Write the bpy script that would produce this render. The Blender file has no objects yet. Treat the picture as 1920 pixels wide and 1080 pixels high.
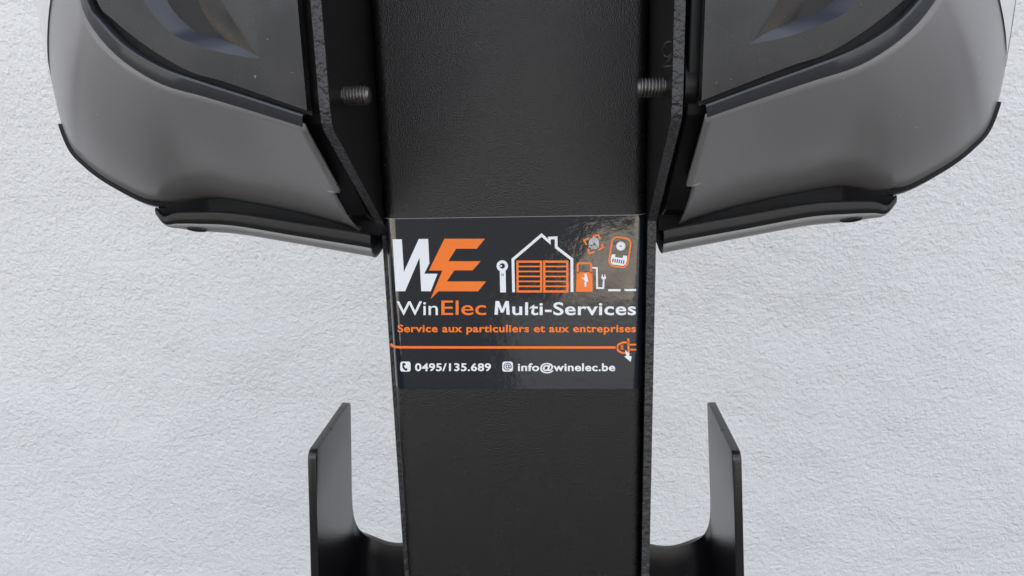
import bpy, bmesh, math, random
from mathutils import Vector, Matrix
random.seed(4)
sc = bpy.context.scene
COL = sc.collection
R = math.radians

# ------------------------------------------------------------------ camera
def look_axes(yaw, pitch, roll):
    cy, sy, cp, sp = math.cos(yaw), math.sin(yaw), math.cos(pitch), math.sin(pitch)
    fw = Vector((-sy*cp, cy*cp, -sp)); r = Vector((cy, sy, 0)); u = r.cross(fw)
    c, s = math.cos(roll), math.sin(roll)
    return r*c + u*s, u*c - r*s, fw
cam_d = bpy.data.cameras.new('camera'); cam = bpy.data.objects.new('camera', cam_d); COL.objects.link(cam)
cr, cu, cf = look_axes(R(3.7696), R(13.9787), R(-1.4995))
cam.matrix_world = Matrix(((cr.x, cu.x, -cf.x, .02137), (cr.y, cu.y, -cf.y, -.34585), (cr.z, cu.z, -cf.z, .06207), (0, 0, 0, 1)))
cam_d.sensor_width = 36; cam_d.lens = 27.0; cam_d.clip_start = .01; cam_d.clip_end = 200
sc.camera = cam

# ------------------------------------------------------------------ light: the wall stands between the sun and the post
SUN_EL, SUN_AZ = 52.0, 14.0            # the sun stands high behind the wall, a little to the right
wd = bpy.data.worlds.new('World'); sc.world = wd; wd.use_nodes = True
nt = wd.node_tree; nt.nodes.clear()
sky = nt.nodes.new('ShaderNodeTexSky'); sky.sky_type = 'NISHITA'; sky.sun_disc = False
sky.sun_elevation = R(SUN_EL); sky.sun_rotation = R(SUN_AZ); sky.air_density = 1.0; sky.dust_density = 3.0; sky.ozone_density = .6
hs = nt.nodes.new('ShaderNodeHueSaturation'); hs.inputs['Saturation'].default_value = .25   # thin high cloud
bg = nt.nodes.new('ShaderNodeBackground'); bg.inputs[1].default_value = .13
wo = nt.nodes.new('ShaderNodeOutputWorld')
nt.links.new(sky.outputs[0], hs.inputs['Color']); nt.links.new(hs.outputs[0], bg.inputs[0]); nt.links.new(bg.outputs[0], wo.inputs[0])
sd = bpy.data.lights.new('sun', 'SUN'); sd.energy = 4.5; sd.angle = R(.6); sd.color = (1, .95, .87)
sun = bpy.data.objects.new('sun', sd); COL.objects.link(sun)
az, el = R(SUN_AZ), R(SUN_EL)
sdir = Vector((math.sin(az)*math.cos(el), math.cos(az)*math.cos(el), math.sin(el)))
sun.rotation_euler = sdir.to_track_quat('Z', 'Y').to_euler(); sun.location = (0, 3, 5)
vs = sc.view_settings; vs.view_transform = 'Standard'; vs.look = 'None'; vs.gamma = 1; vs.exposure = 2.03
vs.use_curve_mapping = False

# ------------------------------------------------------------------ materials
def mat(name, col, rough=.5, metal=0, bumps=(), spec=.5, coat=0, var=None, rvar=0, specks=None):
    """bumps: (scale, strength, distance, detail[, stretch]) ; var: (colour2, scale, lo, hi)"""
    m = bpy.data.materials.new(name); m.use_nodes = True
    n, l = m.node_tree.nodes, m.node_tree.links
    b = n['Principled BSDF']
    b.inputs['Base Color'].default_value = (*col, 1); b.inputs['Roughness'].default_value = rough
    b.inputs['Metallic'].default_value = metal; b.inputs['Specular IOR Level'].default_value = spec
    b.inputs['Coat Weight'].default_value = coat; b.inputs['Coat Roughness'].default_value = .03
    tc = n.new('ShaderNodeTexCoord')
    prev = None
    for bp in bumps:
        sc_, st, di, de = bp[:4]
        no = n.new('ShaderNodeTexNoise'); no.inputs['Scale'].default_value = sc_; no.inputs['Detail'].default_value = de
        no.inputs['Roughness'].default_value = .68 if de > 6 else .55
        if len(bp) > 4:
            mp = n.new('ShaderNodeMapping'); mp.inputs['Scale'].default_value = bp[4]
            l.new(tc.outputs['Object'], mp.inputs[0]); l.new(mp.outputs[0], no.inputs['Vector'])
        else:
            l.new(tc.outputs['Object'], no.inputs['Vector'])
        bu = n.new('ShaderNodeBump'); bu.inputs['Strength'].default_value = st; bu.inputs['Distance'].default_value = di
        l.new(no.outputs['Fac'], bu.inputs['Height'])
        if prev: l.new(prev.outputs[0], bu.inputs['Normal'])
        prev = bu
    if prev: l.new(prev.outputs[0], b.inputs['Normal'])
    if var:
        c2, vsn, lo, hi = var
        no = n.new('ShaderNodeTexNoise'); no.inputs['Scale'].default_value = vsn; no.inputs['Detail'].default_value = 6
        l.new(tc.outputs['Object'], no.inputs['Vector'])
        rp = n.new('ShaderNodeValToRGB'); rp.color_ramp.elements[0].position = lo; rp.color_ramp.elements[1].position = hi
        rp.color_ramp.elements[0].color = (*col, 1); rp.color_ramp.elements[1].color = (*c2, 1)
        l.new(no.outputs['Fac'], rp.inputs[0]); l.new(rp.outputs[0], b.inputs['Base Color'])
    if specks:                                     # scattered dust: (colour, scale, threshold)
        c3, ss, th = specks
        no = n.new('ShaderNodeTexNoise'); no.inputs['Scale'].default_value = ss; no.inputs['Detail'].default_value = 1
        l.new(tc.outputs['Object'], no.inputs['Vector'])
        rp = n.new('ShaderNodeValToRGB'); rp.color_ramp.elements[0].position = th; rp.color_ramp.elements[1].position = th+.02
        rp.color_ramp.elements[0].color = (0, 0, 0, 1); rp.color_ramp.elements[1].color = (1, 1, 1, 1)
        mx = n.new('ShaderNodeMix'); mx.data_type = 'RGBA'; mx.inputs[7].default_value = (*c3, 1)
        src = b.inputs['Base Color'].links[0].from_socket if b.inputs['Base Color'].links else None
        if src: l.new(src, mx.inputs[6])
        else: mx.inputs[6].default_value = (*col, 1)
        l.new(no.outputs['Fac'], rp.inputs[0]); l.new(rp.outputs[0], mx.inputs[0]); l.new(mx.outputs[2], b.inputs['Base Color'])
    if rvar:
        no = n.new('ShaderNodeTexNoise'); no.inputs['Scale'].default_value = 60; no.inputs['Detail'].default_value = 5
        l.new(tc.outputs['Object'], no.inputs['Vector'])
        mr = n.new('ShaderNodeMapRange'); mr.inputs[1].default_value = .35; mr.inputs[2].default_value = .65
        mr.inputs[3].default_value = rough-rvar; mr.inputs[4].default_value = rough+rvar
        l.new(no.outputs['Fac'], mr.inputs[0]); l.new(mr.outputs[0], b.inputs['Roughness'])
    return m
M = {}
M['stucco'] = mat('stucco', (.78, .78, .785), .9, bumps=((6, .3, .05, 2), (135, .55, .0065, 4), (310, .60, .0030, 3)), var=((.735, .735, .748), 3, .3, .75))
M['asphalt'] = mat('asphalt', (.030, .030, .032), .9, bumps=((90, .6, .004, 5),), var=((.042, .042, .044), 6, .35, .7))
M['added_slab'] = mat('added_grey_slabs', (.13, .13, .135), .85, bumps=((60, .5, .004, 5),))
M['added_paving'] = mat('added_paving', (.66, .58, .48), .85, bumps=((60, .5, .004, 5),), var=((.26, .235, .20), 3, .35, .7))
M['post'] = mat('post_powder_coat', (.0078, .0070, .0082), .25, spec=.5, bumps=((1500, .48, .0010, 3), (700, .12, .0008, 2)), rvar=.05, specks=((.07, .07, .07), 520, .79))
M['plate'] = mat('plate_powder_coat', (.007, .0068, .0075), .40, spec=.35, bumps=((700, .10, .0008, 2),))
M['edge'] = mat('sheared_plate_edge', (.034, .034, .038), .42, bumps=((420, .9, .0026, 3, (1, 1, .8)), (1500, .3, .0005, 2)))
M['hook'] = mat('hook_powder_coat', (.009, .009, .0105), .25, spec=.7, bumps=((1500, .25, .0004, 2),))
M['shell'] = mat('grey_shell_paint', (.225, .223, .232), .30, bumps=((2600, .06, .0002, 2),), var=((.213, .211, .220), 9, .3, .75), specks=((.45, .44, .43), 480, .80))
M['panel'] = mat('smoked_side_panel', (.009, .009, .011), .28, bumps=((1800, .08, .0003, 2),), var=((.024, .0225, .024), 55, .4, .75), rvar=.07, specks=((.15, .15, .15), 480, .80))
M['sky_tint'] = mat('grip_edge_sky_tint', (.034, .040, .055), .25, bumps=((1800, .08, .0003, 2),))  # blue-grey stands in for the sky reflected on the grip facet
M['band'] = mat('dark_bevel_band', (.040, .044, .052), .38, bumps=((2000, .08, .0002, 2),))
M['black'] = mat('black_plastic', (.006, .006, .0065), .35, spec=.35)
M['gap'] = mat('gap_black', (.006, .006, .007), .6)
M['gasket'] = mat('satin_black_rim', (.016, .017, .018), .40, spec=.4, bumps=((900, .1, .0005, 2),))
M['roll'] = mat('bottom_cover_lit_grey', (.25, .25, .252), .36, bumps=((1500, .06, .0003, 2),))  # grey set lighter than the rim, standing in for light reflected from below
M['mirror'] = mat('polished_front_panel', (.80, .80, .81), .06, 1.0)
M['steel'] = mat('dull_steel', (.22, .21, .21), .42, 1.0, bumps=((900, .3, .0004, 2),), var=((.16, .105, .075), 260, .5, .75))
M['film'] = mat('navy_sticker_film', (.0085, .011, .0165), .02, bumps=((260, .11, .0008, 4),), coat=.45)
M['film_edge'] = mat('film_edge', (.20, .21, .23), .25)
M['white'] = mat('white_print', (.80, .83, .88), .22)
M['orange'] = mat('orange_print', (.90, .20, .028), .24)
M['dark'] = mat('dark_print', (.010, .011, .016), .22)
M['grey_print'] = mat('grey_print', (.40, .43, .48), .22)
M['scribe'] = mat('scratched_mark', (.085, .072, .055), .6)

# ------------------------------------------------------------------ helpers
def link(name, me, m, parent=None, smooth=False, **props):
    o = bpy.data.objects.new(name, me); COL.objects.link(o)
    for k in (m if isinstance(m, (list, tuple)) else [m]): me.materials.append(M[k])
    if smooth:
        me.polygons.foreach_set('use_smooth', [True]*len(me.polygons))
    if parent:
        o.parent = parent; o.location = -(parent_world(parent))
    for k, v in props.items(): o[k] = v
    return o
WORLD = {}
def parent_world(p): return WORLD.get(p.name, Vector((0, 0, 0))) if p.type == 'EMPTY' else Vector((0, 0, 0))
def empty(name, loc, label, cat, group=None):
    o = bpy.data.objects.new(name, None); COL.objects.link(o); o.location = loc; o.empty_display_size = .02
    WORLD[o.name] = Vector(loc); o['label'] = label; o['category'] = cat
    if group: o['group'] = group
    return o
def from_bm(bm, name):
    me = bpy.data.meshes.new(name); bm.to_mesh(me); bm.free(); return me
def pyd(v, f, name='m'):
    me = bpy.data.meshes.new(name); me.from_pydata([tuple(p) for p in v], [], f); me.update(); return me
def bevel(o, w, seg=2, ang=35):
    b = o.modifiers.new('bevel', 'BEVEL'); b.width = w; b.segments = seg; b.limit_method = 'ANGLE'; b.angle_limit = R(ang)
def autosmooth(me, ang=40):
    me.polygons.foreach_set('use_smooth', [True]*len(me.polygons))
    me.set_sharp_from_angle(angle=R(ang))
def box(name, lo, hi, m, parent=None, bev=0, **p):
    bm = bmesh.new(); bmesh.ops.create_cube(bm, size=1)
    for v in bm.verts: v.co = Vector([lo[i] + (v.co[i]+.5)*(hi[i]-lo[i]) for i in range(3)])
    o = link(name, from_bm(bm, name), m, parent, **p)
    if bev: bevel(o, bev)
    return o
def catmull(P, n):
    """n samples per span through points P (any dimension)"""
    out = []
    P = [Vector(p) for p in P]
    for i in range(len(P)-1):
        a = P[i-1] if i else P[0]*2-P[1]; b = P[i]; c = P[i+1]; d = P[i+2] if i+2 < len(P) else P[-1]*2-P[-2]
        for k in range(n):
            t = k/n
            out.append(.5*((2*b)+(c-a)*t+(2*a-5*b+4*c-d)*t*t+(3*b-a-3*c+d)*t**3))
    out.append(P[-1]); return out
def prism_x(name, poly_yz, x0, x1, m, parent, bev=0, edge_slot=None, **p):
    """polygon in Y,Z extruded along X; faces whose normal is not X take material slot 1"""
    bm = bmesh.new()
    a = [bm.verts.new((x0, y, z)) for y, z in poly_yz]; b = [bm.verts.new((x1, y, z)) for y, z in poly_yz]
    bm.faces.new(a); bm.faces.new(b[::-1]); n = len(a)
    for i in range(n):
        f = bm.faces.new((a[i], b[i], b[(i+1) % n], a[(i+1) % n]))
        if edge_slot: f.material_index = 1
    bmesh.ops.recalc_face_normals(bm, faces=bm.faces[:])
    o = link(name, from_bm(bm, name), m, parent, **p)
    if bev: bevel(o, bev)
    return o
def grid_mesh(rows, name, flip=False):
    v = [p for r in rows for p in r]; w = len(rows[0]); f = []
    for i in range(len(rows)-1):
        for j in range(w-1):
            q = (i*w+j, i*w+j+1, (i+1)*w+j+1, (i+1)*w+j)
            f.append(q[::-1] if flip else q)
    return pyd(v, f, name)

# ------------------------------------------------------------------ the setting
GZ = -1.12
def sheet(name, pts, m, **p):
    return link(name, pyd(pts, [tuple(range(len(pts)))], name), m, None, **p)
sheet('ground', [(-60, -60, GZ), (60, -60, GZ), (60, 60, GZ), (-60, 60, GZ)], 'asphalt', kind='structure')
sheet('added_path', [(-.35, -4.0, GZ+.004), (-.1, -2.2, GZ+.004), (6, -2.2, GZ+.004), (6, -4.0, GZ+.004)], 'added_slab', kind='structure')  # unseen slabs added to give the sticker its grey reflection
sheet('added_gravel_strip', [(.35, -6.6, GZ+.004), (.0, -4.004, GZ+.004), (9, -4.004, GZ+.004), (9, -6.6, GZ+.004)], 'added_paving', kind='structure')  # out of view, added for the tan reflection on the sticker's right side
sheet('added_gravel_strip', [(-9, -7, GZ+.004), (-2.4, -7, GZ+.004), (-2.0, -2.4, GZ+.004), (-9, -2.4, GZ+.004)], 'added_paving', kind='structure')  # out of view, added for tan reflections on the film's rounded corner
box('wall', (-5, .62, GZ-.2), (5, .92, 3.0), 'stucco', None, label='white roughcast stucco wall behind the charging post', category='wall')

# ------------------------------------------------------------------ pedestal
ped = empty('charging_pedestal', (0, .04, GZ), 'black powder coated steel charging post with side plates and cable hooks', 'charging post')
PR, PD = .0058, .0915
def rr(x0, x1, y0, y1, r, n=6):
    out = []
    for cx, cy, a0 in ((x1-r, y1-r, 0), (x0+r, y1-r, 90), (x0+r, y0+r, 180), (x1-r, y0+r, 270)):
        for k in range(n+1):
            a = R(a0+90*k/n); out.append((cx+r*math.cos(a), cy+r*math.sin(a)))
    return out
ring = rr(-.06, .06, 0, PD, PR, 8)
bm = bmesh.new()
zs = [GZ+.012, .46]
lo = [bm.verts.new((x, y, zs[0])) for x, y in ring]; hi = [bm.verts.new((x, y, zs[1])) for x, y in ring]
for i in range(len(ring)):
    bm.faces.new((lo[i], lo[(i+1) % len(ring)], hi[(i+1) % len(ring)], hi[i]))
bm.faces.new(hi); bm.faces.new(lo[::-1]); bmesh.ops.recalc_face_normals(bm, faces=bm.faces[:])
me = from_bm(bm, 'post'); o = link('post', me, 'post', ped); autosmooth(me, 30)
box('base_plate', (-.12, -.06, GZ), (.12, .14, GZ+.012), 'plate', ped, .002)
# side plates: wide where the chargers hang, then a slope back to a narrow strip along the post
T = .004
for sx, yf, zk in ((-1, .014, -.0008), (1, -.0012, .0065)):
    pts = [(yf, GZ+.012), (yf, zk), (-.0655, .0520), (-.0672, .0545), (-.0682, .060), (-.0685, .44), (PD, .44), (PD, GZ+.012)]
    x0, x1 = sorted((sx*.0604, sx*(.0604+T)))
    prism_x('side_plate', pts, x0, x1, ['plate', 'edge'], ped, .0003, True)
# threaded stud ends
def stud(sx, z):
    prof = []; p = .00125; L = .0095; n = int(L/p)
    for k in range(n):
        x = .0604-k*p; prof += [(x, .0031), (x-p*.35, .0037), (x-p*.6, .0037), (x-p*.95, .0031)]
    xe = .0604-L; prof += [(xe+.0003, .0033), (xe-.0006, .0026), (xe-.0006, 0.00001)]
    prof = [(.0612, .0031)]+prof
    N = 20; rows = []
    for j in range(N+1):
        a = 2*math.pi*j/N
        # thread lead: ridge advances one pitch per turn
        rows.append([Vector((sx*(x-(p*j/N if .0033 < r or r == .0031 else 0)*.8), -.0493+r*math.cos(a), z+r*math.sin(a))) for x, r in prof])
    me = grid_mesh(rows, 'stud', sx > 0); o = link('stud', me, 'steel', ped, True)
    autosmooth(me, 50)
stud(-1, .0640); stud(1, .0640)
# scribed mark on the inner face of one plate
def ribbon(pts, w, place, closed=False):
    """flat stroke of width w along 2D points -> verts/faces through place(a, b)"""
    P = [Vector(p) for p in pts]; n = len(P); Lf, Rt = [], []
    for i in range(n):
        if closed: a, b = P[(i-1) % n], P[(i+1) % n]
        else: a, b = P[max(i-1, 0)], P[min(i+1, n-1)]
        d1 = (P[i]-a); d2 = (b-P[i])
        d1 = d1.normalized() if d1.length > 1e-9 else d2.normalized()
        d2 = d2.normalized() if d2.length > 1e-9 else d1
        t = d1+d2; t = t.normalized() if t.length > 1e-6 else d1
        nrm = Vector((-t.y, t.x)); k = 1/max(.45, nrm.dot(Vector((-d1.y, d1.x))))
        Lf.append(P[i]+nrm*w/2*k); Rt.append(P[i]-nrm*w/2*k)
    v = [place(*p) for p in Lf]+[place(*p) for p in Rt]; f = []
    for i in range(n if closed else n-1):
        j = (i+1) % n; f.append((i, j, n+j, n+i))
    return v, f
def join(parts):
    V, F = [], []
    for v, f in parts:
        k = len(V); V += list(v); F += [tuple(i+k for i in q) for q in f]
    return V, F
mk = [[(-.0660, .0791), (-.055, .0797), (-.047, .0793), (-.0428, .0778), (-.046, .0760), (-.0535, .0747), (-.061, .0746), (-.0665, .0752)],
      [(-.0665, .0742), (-.060, .0733), (-.0437, .0716), (-.052, .0713), (-.0665, .0711)]]
v, f = join([ribbon(catmull(k, 4) if i == 0 else k, .0006, lambda a, b: Vector((.0602, a, b))) for i, k in enumerate(mk)])
link('scribed_mark', pyd(v, f), 'scribe', ped)
# cable hook bracket: one bent sheet, web behind the post, wings forward with an upright horn
def hook(sx):
    XW, YF, YB, rb, th = .106, .0114, .0810, .012, .0042
    arc = rb*math.pi/2; zt, zv, zb = -.1135, -.2100, -.30
    zv = -.2200; ub = YB-YF-.0004; ua = .0300
    us = [0, .0004, .0010, .0018, .003, .0045, .007]+[.007+(ub-.0036-.007)*k/8 for k in range(1, 9)]+[ub-.0026, ub-.0014, ub-.0006, ub]
    us += [ub+.0002+ua*(1-math.cos(math.pi/2*k/18)) for k in range(0, 19)]
    us += [ub+ua+.0002+k*.004 for k in range(1, 12)]
    def top(u):
        if u < .0045: return zt-.0045*(1-math.sqrt(max(0, 1-((.0045-u)/.0045)**2)))
        if u < ub-.0036: return zt
        if u <= ub: return zt-.0036*(1-math.sqrt(max(0, 1-((u-ub+.0036)/.0036)**2)))
        if u < ub+ua:
            c = (u-ub-.0002)/ua; return -.172-(-.172-zv)*math.sqrt(max(0, 1-(1-c)**2))
        return min(-.195, zv+(u-ub-ua)**2/.045)
    def pos(u):
        if u < YB-YF: return XW, YF+u
        a = (u-(YB-YF))/rb
        if a < math.pi/2: return XW-rb+rb*math.cos(a), YB+rb*math.sin(a)
        return XW-rb-(u-(YB-YF)-arc), YB+rb
    rows = []
    for u in us:
        x, y = pos(u); t = top(u); rows.append([Vector((sx*(x+.066*(-.1135-(t+(zb-t)*k/6))*min(1, max(0, (x-.070)/.03))), y, t+(zb-t)*k/6)) for k in range(7)])
    me = grid_mesh(rows, 'cable_hook', sx > 0); autosmooth(me, 60)
    o = link('cable_hook', me, 'hook', ped)
    s = o.modifiers.new('sheet', 'SOLIDIFY'); s.thickness = th; s.offset = -1
    bevel(o, .0004, 2, 50)
    yk = YF+.029
    xs = sorted((sx*(XW-.0001), sx*(XW+th)))
    box('saw_mark', (xs[0], yk-.0003, zt-.001), (xs[1], yk+.0003, zt+.00012), 'gap', ped)
    return o
hook(-1); hook(1)

# ------------------------------------------------------------------ chargers
BK = [(.0713, .0533), (.0899, .0595), (.1077, .0652), (.1209, .0692), (.1312, .0751), (.1393, .0822), (.1453, .0909), (.1476, .0993), (.1485, .125), (.149, .17), (.149, .27)]
RK = [(.0722, .006, .0020), (.100, .009, .0098), (.128, .010, .0160), (.148, .010, .0190), (.1668, .004, .0178), (.1815, -.002, .0262), (.1930, -.005, .0362), (.1995, -.007, .0480), (.2025, -.007, .075), (.2035, -.006, .14), (.2035, -.006, .27)]
GK = [0, .001, .003, .0035, .0038, .004, .0042, .0042, .0037, .0035, .0035]
NS, NT = 8, 22
Bc = [Vector((p.x, -.0665, p.y)) for p in catmull(BK, NS)]; Rc = catmull(RK, NS); Gc = [p.x for p in catmull([(g, 0) for g in GK], NS)]
def shell_pt(i, t, off=0):
    b, r = Bc[i], Rc[i]; ch = r-b
    ds = (Bc[min(i+1, len(Bc)-1)]-Bc[max(i-1, 0)]).normalized()*.5+(Rc[min(i+1, len(Rc)-1)]-Rc[max(i-1, 0)]).normalized()*.5
    n = ds.cross(ch).normalized()
    if n.y > 0: n = -n
    p = b+ch*t+n*(4*t*(1-t)*Gc[i]+off)
    kk = i/NS; wgt = max(0, min(1, (4.3-kk)/.9))
    if t > .80: p.y += .008*wgt*((t-.80)/.20)**2; p.z -= .0010*wgt*((t-.80)/.20)**2
    if i == 0 and t > .565: p.x += .0034
    elif i == 1 and t > .565: p.x += .0017
    return p
def flipx(p, sx): return Vector((sx*p[0], p[1], p[2]))
PANEL = [(.0709, .0586), (.0982, .0687), (.1113, .0729), (.1241, .0806), (.1362, .0906), (.1422, .0991), (.1437, .125), (.1440, .17), (.1440, .265)]
BAND_IN = [(.0703, .0577), (.0886, .0641), (.1062, .0701), (.1200, .0753), (.1318, .0827), (.1395, .0913), (.1437, .0989), (.1452, .125), (.1455, .17), (.1455, .265)]
def charger(sx, label):
    ch = empty('ev_charger', (sx*.135, .06, -.008), label, 'charger', 'chargers on the post')
    W = lambda p: flipx(p, sx)
    # grey shell: camera side, middle and far side, one wrap-around moulding
    ts = [k/NT for k in range(NT+1)]; ts = sorted(ts+[.5645, .5655])
    rows = []
    for i in range(len(Bc)):
        near = [shell_pt(i, t) for t in ts]; far = [Vector((p.x, .12-p.y, p.z)) for p in near[::-1]]
        rows.append([W(p) for p in near+far])
    me = grid_mesh(rows, 'shell', sx < 0); autosmooth(me, 35)
    o = link('shell', me, 'shell', ch); s = o.modifiers.new('wall', 'SOLIDIFY'); s.thickness = .0016; s.offset = -1
    top = [W(Vector((p.x, p.y, p.z+.0004))) for p in [Vector((.0722, -.066, .27))]]
    # closing top
    tp = [flipx(p, sx) for p in [shell_pt(len(Bc)-1, t) for t in ts]+[Vector((q.x, .12-q.y, q.z)) for q in [shell_pt(len(Bc)-1, t) for t in ts[::-1]]]]
    tp = [Vector((sx*.071, -.0665, .27))]+tp+[Vector((sx*.071, .1865, .27))]
    tp = [p+Vector((0, 0, .001)) for p in tp]
    bm = bmesh.new(); bm.faces.new([bm.verts.new(p) for p in tp]); bmesh.ops.triangulate(bm, faces=bm.faces[:])
    link('top_cover', from_bm(bm, 'top'), 'shell', ch)
    # polished strip on the curved front, narrowing to a point
    def t_in(z):
        K = [(.066, .91), (.07, .86), (.08, .56), (.09, .40), (.10, .28), (.115, .16), (.30, .12)]
        for (z0, v0), (z1, v1) in zip(K, K[1:]):
            if z <= z1: return v0+(v1-v0)*max(0, (z-z0)/(z1-z0))
        return .12
    i0 = next(i for i in range(len(Rc)) if Rc[i].z > .066 and i > 6*NS)
    zmid = lambda i, t: Bc[i].z+(Rc[i].z-Bc[i].z)*t
    rows = []
    for i in range(i0, len(Bc)):
        t0 = .9
        for _ in range(30): t0 = .5*t0+.5*t_in(zmid(i, t0))
        t1 = .915; t0 = min(t0, t1-.004)
        rows.append([W(shell_pt(i, t0+(t1-t0)*j/10, .0005)) for j in range(11)])
    me = grid_mesh(rows, 'front_trim', sx < 0); me.polygons.foreach_set('use_smooth', [True]*len(me.polygons))
    link('front_trim', me, 'mirror', ch)
    rows = []
    for i in range(i0-1, len(Bc)):
        rows.append([W(shell_pt(i, .917+.016*j/2, .0006)) for j in range(3)])
    link('trim_joint', grid_mesh(rows, 'trim_joint', sx < 0), 'gap', ch, True)
    for far in (0, 1):
        F = (lambda p: W(Vector((p[0], .12-p[1], p[2])))) if far else W
        fl = (sx < 0) != bool(far)
        # bevelled band round the side panel
        bi = catmull(BAND_IN, 8); bo = [Vector((p.x, p.z)) for p in Bc]
        def resample(P, n):
            L = [0]
            for a, b in zip(P, P[1:]): L.append(L[-1]+(b-a).length)
            out = []; j = 0
            for k in range(n+1):
                d = L[-1]*k/n
                while j < len(P)-2 and L[j+1] < d: j += 1
                out.append(P[j].lerp(P[j+1], (d-L[j])/max(1e-9, L[j+1]-L[j])))
            return out
        bi, bo = resample(bi, 70), resample(bo, 70)
        rows = []
        for a, b in zip(bo, bi):
            m = b-a
            rows.append([F(p) for p in ((a.x, -.0655, a.y), (a.x, -.0668, a.y), (a.x+m.x*.15, -.0676, a.y+m.y*.15), (a.x+m.x*.85, -.0692, a.y+m.y*.85), (b.x, -.0690, b.y), (b.x, -.0600, b.y))])
        me = grid_mesh(rows, 'bevel_band', fl); autosmooth(me, 35); link('bevel_band', me, 'band', ch)
        # dark backing of the gap
        g = [(.0690, .0570), ] + [(p.x, p.y) for p in bi] + [(.0690, .265)]
        bm = bmesh.new(); bm.faces.new([bm.verts.new(F((x, -.0622, z))) for x, z in g]); bmesh.ops.triangulate(bm, faces=bm.faces[:])
        link('panel_gap', from_bm(bm, 'gap'), 'gap', ch)
        # side panel with a sunken grip
        pe = [(p.x-.0009, p.y+.0008) for p in catmull(PANEL, 8)]
        outer = [(.0690, .0590)]+pe+[(.0690, .265)]
        lowc = [(p.x, p.y) for p in catmull([(.0845, .0774), (.0977, .0798), (.1095, .0838), (.1165, .0880), (.1240, .0983), (.1280, .115), (.1290, .14)], 6)]
        upc = [(p.x, p.y) for p in catmull([(.0845, .0780), (.0920, .0818), (.0985, .0845), (.1090, .0900), (.1160, .0985), (.1195, .115), (.120, .14)], 6)]
        zm = .16; mir = lambda L: [(x, 2*zm-z) for x, z in L[::-1]]
        lowl, upl = lowc+mir(lowc), upc+mir(upc)
        YP = -.0678
        bm = bmesh.new()
        vo = [bm.verts.new(F((x, YP, z))) for x, z in outer]; vi = [bm.verts.new(F((x, YP, z))) for x, z in lowl]
        ed = []
        for L in (vo, vi):
            for i in range(len(L)): ed.append(bm.edges.new((L[i], L[(i+1) % len(L)])))
        bmesh.ops.triangle_fill(bm, use_beauty=True, use_dissolve=False, edges=ed)
        # edge skirt
        vb = [bm.verts.new(F((x, -.0625, z))) for x, z in outer]
        for i in range(len(vo)):
            bm.faces.new((vo[i], vo[(i+1) % len(vo)], vb[(i+1) % len(vo)], vb[i]))
        bmesh.ops.recalc_face_normals(bm, faces=bm.faces[:])
        sp = link('side_panel', from_bm(bm, 'side_panel'), 'panel', ch); bevel(sp, .0004, 2, 60)
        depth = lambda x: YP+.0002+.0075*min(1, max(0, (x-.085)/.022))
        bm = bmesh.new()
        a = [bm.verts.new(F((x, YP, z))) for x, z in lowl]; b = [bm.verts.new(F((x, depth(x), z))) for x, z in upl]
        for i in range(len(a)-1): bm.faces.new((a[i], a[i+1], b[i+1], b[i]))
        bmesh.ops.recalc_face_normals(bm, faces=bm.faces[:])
        me = from_bm(bm, 'grip_edge'); autosmooth(me, 40); link('grip_edge', me, 'sky_tint', sp)
        bm = bmesh.new(); b = [bm.verts.new(F((x, depth(x), z))) for x, z in upl]; fc = bm.faces.new(b); fc.normal_update()
        bmesh.ops.triangulate(bm, faces=[fc]); bmesh.ops.recalc_face_normals(bm, faces=bm.faces[:])
        me = from_bm(bm, 'grip'); autosmooth(me, 25)
        g = link('grip_recess', me, 'panel', sp)
        # black rim under the outer corner and the bottom cover
        LT = [(.0665, .0016), (.0713, .0027), (.1005, .0079), (.1303, .0129), (.1481, .0137), (.1580, .0134), (.1634, .0118), (.1672, .0160)]
        HT = [.0062, .0062, .0062, .0058, .0054, .0049, .0034, .0024]
        RO = [.0056, .0056, .0052, .0052, .0046, .0034, .0016, .0006]
        lt, ht, ro = catmull(LT, 8), [p.x for p in catmull([(h, 0) for h in HT], 8)], [p.x for p in catmull([(h, 0) for h in RO], 8)]
        rows, rows2, rows3 = [], [], []
        for p, h, r in zip(lt, ht, ro):
            e = max(0, min(1, (.1675-p.x)/.016))
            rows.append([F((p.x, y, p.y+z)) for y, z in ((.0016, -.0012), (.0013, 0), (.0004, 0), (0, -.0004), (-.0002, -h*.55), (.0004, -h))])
            rows3.append([F((p.x, y, p.y+z)) for y, z in ((.0030+.0185*e, .0045+.0075*e), (.0025+.0180*e, -.0040), (.0020+.001*e, -.0045), (.0012, -.0035))])
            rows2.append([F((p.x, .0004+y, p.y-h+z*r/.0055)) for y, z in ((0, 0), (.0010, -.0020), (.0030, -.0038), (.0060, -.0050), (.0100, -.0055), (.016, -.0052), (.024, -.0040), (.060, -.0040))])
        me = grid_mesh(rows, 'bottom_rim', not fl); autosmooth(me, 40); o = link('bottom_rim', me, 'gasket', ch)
        s = o.modifiers.new('wall', 'SOLIDIFY'); s.thickness = .0006; s.offset = 0
        link('rim_shade_sheet', grid_mesh(rows3, 'rim_shade_sheet', not fl), 'gap', ch)  # black sheet painting in the shade of the groove above the rim
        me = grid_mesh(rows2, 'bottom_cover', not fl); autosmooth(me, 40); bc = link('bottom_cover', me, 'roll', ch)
        s = bc.modifiers.new('wall', 'SOLIDIFY'); s.thickness = .0012; s.offset = 0
        # screw recess in the bottom cover
        N = 20; c = Vector((.1490, .0012, .0054)); n = Vector((0, -.62, -.78)); tx = Vector((.99, 0, .1)).normalized(); ty = n.cross(tx).normalized()
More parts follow.
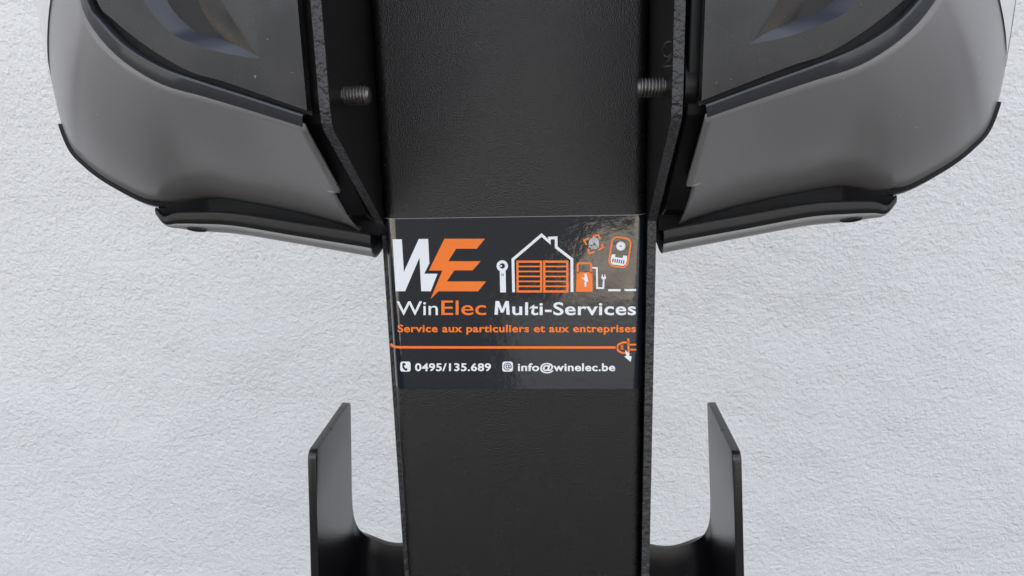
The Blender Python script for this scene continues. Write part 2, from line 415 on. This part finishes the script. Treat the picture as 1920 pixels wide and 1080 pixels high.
        ringp = lambda r, d: [F(c+tx*(r*1.0*math.cos(2*math.pi*k/N))+ty*(r*.38*math.sin(2*math.pi*k/N))+n*d) for k in range(N)]
        bm = bmesh.new(); rs = [[bm.verts.new(p) for p in ringp(r, d)] for r, d in ((.0050, -.0002), (.0046, .0004), (.0043, .0003), (.0041, .0000))]
        for a, b in zip(rs, rs[1:]):
            for k in range(N): bm.faces.new((a[k], a[(k+1) % N], b[(k+1) % N], b[k]))
        bm.faces.new(rs[-1]); bmesh.ops.recalc_face_normals(bm, faces=bm.faces[:])
        link('screw_recess', from_bm(bm, 'screw'), 'black', bc)
        # thin black rim along the outer corner
        i0, i1 = 4*NS-1, 7*NS+3
        rows = []
        for i in range(i0, i1+1):
            p = Rc[i]; k = (i-i0)/(i1-i0); w = .0016*(1-k)+.0003
            d = (p-Rc[i-4]); d = Vector((d.z, 0, -d.x)).normalized()
            q = p+d*.0004*(1-k)-d*.0006*k
            rows.append([F(v) for v in (q+Vector((0, -.0012, 0))-d*.001, q+Vector((0, -.0026, 0))+d*.0006, q+Vector((0, -.0010, 0))+d*(.0004+w*.7), q+Vector((0, .004, 0))+d*w, q+Vector((0, .05, 0))+d*w)])
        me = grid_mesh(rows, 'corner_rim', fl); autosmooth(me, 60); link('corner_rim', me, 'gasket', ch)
    # black back housing, seen in the slit beside the plate
    hp = [(-.0560, .27), (-.0575, .062), (-.0555, .0535), (-.006, .0120), (.004, .0080), (.116, .0080), (.126, .0120), (.1755, .0535), (.1775, .062), (.176, .27)]
    x0, x1 = sorted((sx*.0655, sx*.0760)); prism_x('back_housing', hp, x0, x1, 'black', ch, .0008)
    N = 24; bm = bmesh.new()
    rs = [[bm.verts.new((sx*x, -.0493+r*math.cos(2*math.pi*k/N), .064+r*math.sin(2*math.pi*k/N))) for k in range(N)] for x, r in ((.0646, .009), (.0648, .0095), (.0690, .0095), (.0692, .009))]
    for a, b in zip(rs, rs[1:]):
        for k in range(N): bm.faces.new((a[k], a[(k+1) % N], b[(k+1) % N], b[k]))
    bm.faces.new(rs[0]); bm.faces.new(rs[-1]); bmesh.ops.recalc_face_normals(bm, faces=bm.faces[:])
    me = from_bm(bm, 'collar'); autosmooth(me, 40); link('standoff_collar', me, 'black', ch)
    return ch
charger(-1, 'grey and black wall charger hung on the unmarked side plate of the post')
c2 = charger(1, 'grey and black wall charger hung on the side plate with the scribed mark')
c2.location.x += .0014; c2.rotation_euler = (R(.15), R(.25), 0)

# ------------------------------------------------------------------ sticker
H = (0.00023550292, -5.9386012e-06, -0.22418403, -3.4591273e-06, -0.00023834667, 0.10918014, 4.0463675e-05, -0.00016527269)
def art(x, y):
    """layout units of the printed artwork -> X, Z on the post's front face in metres"""
    d = H[6]*x+H[7]*y+1
    return (H[0]*x+H[1]*y+H[2])/d, (H[3]*x+H[4]*y+H[5])/d
st = empty('sticker', (0, -.0004, -.0742), 'glossy dark navy installer sticker with white and orange print on the post', 'sticker')
FO = .00018
def film_profile(off, xa=-.0597, n=10):
    """front face of the post with both rounded corners, offset outwards"""
    out = []
    for k in range(n+1):
        a = R(183+87*k/n); out.append((-.06+PR+(PR+off)*math.cos(a), PR+(PR+off)*math.sin(a)))
    for k in range(1, 12): out.append((-.06+PR+(.12-2*PR)*k/12, -off))
    for k in range(n+1):
        a = R(270+78*k/n); out.append((.06-PR+(PR+off)*math.cos(a), PR+(PR+off)*math.sin(a)))
    return out
zt, zb = .0092, -.0742
rows = []
fp = film_profile(FO)
for k, (x, y) in enumerate(fp):
    e = .0016 if k in (0, len(fp)-1) else (.0005 if k in (1, len(fp)-2) else 0)
    rows.append([Vector((x, y, zt-e+(zb+e-(zt-e))*j/8)) for j in range(9)])
me = grid_mesh(rows, 'film'); me.polygons.foreach_set('use_smooth', [True]*len(me.polygons))
film = link('film', me, 'film', st)
fp2 = film_profile(FO+.00006)
rowsE = []
def edge_strip(pts_out, pts_in):
    return grid_mesh([pts_out, pts_in], 'edge')
link('film_edge', grid_mesh([[Vector((x, y, zt+.0001)) for x, y in fp2], [Vector((x, y, zt-.00022)) for x, y in fp2]], 'e'), 'film_edge', st)
for k0 in (0, len(fp2)-1):
    k1 = 1 if k0 == 0 else k0-1
    a, b = Vector(fp2[k0]), Vector(fp2[k1]); c = a.lerp(b, .5)
    link('film_edge', pyd([(a.x, a.y, zt-.002), (c.x, c.y, zt-.001), (c.x, c.y, zb+.001), (a.x, a.y, zb+.002)], [(0, 1, 2, 3)]), 'film_edge', st)
YA = -.00045
def P1(y): return lambda a, b: (lambda q: Vector((q[0], y, q[1])))(art(a, b))
def zoom(ox, oy, s): return lambda L: [(ox+x/s, oy+y/s) for x, y in L]
def poly(pts, y=YA):
    bm = bmesh.new(); vs_ = [bm.verts.new(P1(y)(*p)) for p in pts]; fc = bm.faces.new(vs_); fc.normal_update()
    bmesh.ops.triangulate(bm, faces=[fc]); V = [v.co.copy() for v in bm.verts]
    bm.verts.index_update(); F = [tuple(v.index for v in f.verts) for f in bm.faces]; bm.free(); return V, F
def stroke(pts, w, y=YA, closed=False): return ribbon(pts, w, P1(y), closed)
def put(name, parts, m): 
    V, F = join(parts); return link(name, pyd(V, F, name), m, st)
def circ(cx, cy, r, n=24, ry=None, a0=0, a1=360):
    ry = ry or r; full = (a1-a0) >= 360
    return [(cx+r*math.cos(R(a0+(a1-a0)*k/(n if full else n-1))), cy+ry*math.sin(R(a0+(a1-a0)*k/(n if full else n-1)))) for k in range(n)]
def rrect(x0, y0, x1, y1, r, n=5): return rr(x0, x1, y0, y1, r, n)
# big letters
z1 = zoom(700, 380, 6.0)
put('letter_w', [poly(z1([(217, 412), (320, 412), (343, 780), (510, 409), (616, 409), (630, 685), (572, 800), (722, 800), (645, 997), (538, 997), (519, 618), (357, 997), (251, 997)]))], 'white')
z2 = zoom(710, 390, 3.085)
put('letter_e', [poly(z2([(380, 178), (615, 178), (567, 236), (448, 236), (402, 308), (590, 308), (543, 361), (437, 361), (394, 425), (622, 425), (575, 482), (346, 482), (300, 527), (368, 362), (290, 362)]))], 'orange')
# icons
z3 = zoom(920, 420, 6.62)
put('camera_post_icon', [poly(z3([(112, 560), (185, 560), (190, 850), (118, 850)])), poly(z3(circ(144, 522, 71, 28)), YA-.00003)], 'white')
put('camera_post_lens', [poly(z3(circ(144, 521, 34, 20)), YA-.00008), stroke(z3(circ(148, 630, 13, 14)), .8, YA-.00008, True)], 'dark')
put('camera_post_glint', [poly(z3(circ(130, 522, 12, 12)), YA-.00012)], 'white')
put('house_outline', [stroke(z3([(284, 848), (276, 440), (632, 138), (728, 222), (728, 176), (812, 172), (814, 290), (1008, 440), (1010, 845)]), 5.2)], 'white')
gd = []
for x0, x1 in ((318, 640), (650, 965)):
    yt, ybm = 468, 838
    gd.append(stroke(z3([(x0+14, yt), (x1-14, yt), (x1-12, ybm), (x0+16, ybm)]), 4.2, YA, True))
    for k in range(1, 6): gd.append(stroke(z3([(x0+20, yt+(ybm-yt)*k/6-2), (x1-18, yt+(ybm-yt)*k/6-2)]), 2.9, YA-.00002))
put('garage_door_icon', gd, 'orange')
put('fuel_pump_icon', [poly(z3([(1068, 598), (1262, 598), (1268, 842), (1060, 842)])), stroke(z3([(1080, 610), (1080, 500), (1096, 487), (1232, 487), (1248, 500), (1248, 610)]), 4.0)], 'orange')
put('fuel_pump_bolt', [poly(z3([(1160, 618), (1192, 618), (1212, 715), (1186, 722), (1190, 770), (1170, 784), (1160, 735), (1176, 712), (1128, 660), (1166, 672)]), YA-.00005)], 'white')
put('pump_hose_icon', [stroke(z3([(1258, 544), (1318, 546), (1322, 796), (1398, 796), (1403, 690)]), 3.2),
     poly(z3([(1370, 655), (1434, 655), (1428, 682), (1412, 698), (1394, 698), (1378, 682)])), stroke(z3([(1386, 628), (1387, 658)]), 1.9), stroke(z3([(1417, 628), (1418, 658)]), 1.9)], 'white')
put('ground_dash_icon', [stroke(z3([(1460, 822), (1612, 822)]), 3.9), stroke(z3([(1662, 820), (1806, 820)]), 3.9)], 'white')
put('finger_frame_icon', [stroke(z3(p), 3.2) for p in ([(1192, 262), (1160, 200), (1224, 178)], [(1268, 158), (1336, 134), (1360, 192)], [(1376, 244), (1398, 292), (1338, 322)], [(1205, 308), (1226, 366), (1286, 344)])], 'orange')
fpz = [stroke(z3(circ(1286, 252, 10+11*k, 12, 16+13*k, 175, 375 if k < 5 else 330)), .95) for k in range(1, 6)]
fpz += [stroke(z3([(1226+15*k, 262+6*(k % 3)), (1222+16*k, 300+(12 if 1 < k < 7 else -6))]), .95) for k in range(0, 8)]
put('fingerprint_icon', fpz, 'white')
ca, sa = math.cos(R(9)), math.sin(R(9))
rot = lambda L, cx=1603, cy=350: [(cx+(x-cx)*ca-(y-cy)*sa, cy+(x-cx)*sa+(y-cy)*ca) for x, y in L]
put('doorbell_outline', [stroke(z3(rot(rrect(1486, 168, 1720, 532, 70, 6))), 3.2, YA, True)], 'orange')
put('doorbell_lens', [stroke(z3(circ(1616, 274, 52, 26)), 1.4, YA, True), stroke(z3(circ(1616, 274, 30, 22)), 4.6, YA-.00003, True)], 'white')
put('doorbell_eye', [poly(z3(circ(1616, 274, 15, 14)), YA-.00006)], 'grey_print')
put('doorbell_grille', [poly(z3(rot([(1508, 392), (1552, 385), (1556, 420), (1650, 416), (1652, 382), (1700, 382), (1706, 440), (1698, 490), (1670, 512), (1540, 516), (1512, 498), (1504, 450)])))], 'white')
put('doorbell_slots', [stroke(z3(rot([(1535+27*k, 442), (1535+27*k, 486)])), 1.9, YA-.00005) for k in range(6)], 'dark')
# cable with plug
z4 = zoom(720, 550, 3.918)
put('cable_line', [stroke(z4([(48, 372), (62, 386), (84, 395), (120, 397), (600, 398), (1200, 398), (1712, 398)]), 4.6)], 'orange')
put('plug_icon', [stroke(z4([(1796, 360), (1752, 362), (1722, 376), (1712, 398), (1722, 424), (1750, 438), (1780, 440)]), 3.7), stroke(z4([(1795, 332), (1797, 438)]), 3.9),
     stroke(z4([(1800, 377), (1853, 377)]), 3.2), stroke(z4([(1800, 414), (1853, 414)]), 3.2), stroke(z4([(1743, 378), (1743, 416)]), 1.8), stroke(z4([(1754, 378), (1754, 416)]), 1.8)], 'orange')
put('plug_bolt', [poly(z4([(1770, 416), (1806, 444), (1800, 458), (1820, 464), (1812, 504), (1764, 464), (1780, 458)]), YA-.00006)], 'white')
# phone and mail badges
put('phone_badge', [poly(z4(rrect(119, 502, 195, 576, 16)))], 'white')
put('phone_handset', [stroke(z4([(148, 514), (140, 524), (142, 542), (152, 557), (166, 566)]), 3.4, YA-.00006), stroke(z4([(146, 516), (157, 526)]), 3.2, YA-.00008), stroke(z4([(158, 556), (170, 562)]), 3.6, YA-.00009)], 'dark')
put('mail_badge', [poly(z4(rrect(869, 502, 947, 576, 16)))], 'white')
put('mail_sign', [stroke(z4(circ(907, 538, 11, 16, 12)), 1.5, YA-.00006, True), stroke(z4(circ(908, 539, 27, 26, 25, -300, 15)[::-1]), 1.5, YA-.00006), stroke(z4([(919, 526), (918, 546), (926, 551), (934, 545)]), 1.5, YA-.00007)], 'dark')
# words
def word(txt, x0, x1, base, cap, m, bold=0.0, sp=1.0, y=YA):
    cu_ = bpy.data.curves.new('txt', 'FONT'); cu_.body = txt; cu_.size = 1; cu_.offset = bold; cu_.space_character = sp
    cu_.resolution_u = 5; cu_.fill_mode = 'FRONT'
    ob = bpy.data.objects.new('txt', cu_); COL.objects.link(ob)
    dg = bpy.context.evaluated_depsgraph_get(); dg.update()
    me = bpy.data.meshes.new_from_object(ob.evaluated_get(dg)); bpy.data.objects.remove(ob)
    xs = [v.co.x for v in me.vertices]; a, b = min(xs), max(xs); CH = .729     # cap height of the built-in face
    for v in me.vertices:
        px = x0+(v.co.x-a)/(b-a)*(x1-x0); py = base-(v.co.y/CH)*(base-cap)
        v.co = P1(y)(px, py)
    link('lettering', me, m, st)
word('Win', 743.5, 821, 590.8, 563.5, 'white', .004)
word('Elec', 827.5, 911.5, 590.5, 562, 'orange', .006)
put('lettering', [poly(z4([(811, 158), (819, 57), (846, 57), (868, 116), (892, 57), (917, 57), (924, 158), (900, 158), (896, 96), (877, 142), (858, 142), (840, 96), (836, 158)]))], 'white')
word('ulti-Services', 960.5, 1192.5, 590.4, 566, 'white', .017, 1.05)
word('Service aux particuliers et aux entreprises', 745.5, 1192.5, 622.6, 608.5, 'orange', .028, 1.07)
word('0495/135.689', 778, 920.5, 695.5, 681, 'white', .026, 1.06)
word('info@winelec.be', 971, 1153.5, 695.5, 681, 'white', .026, 1.06)
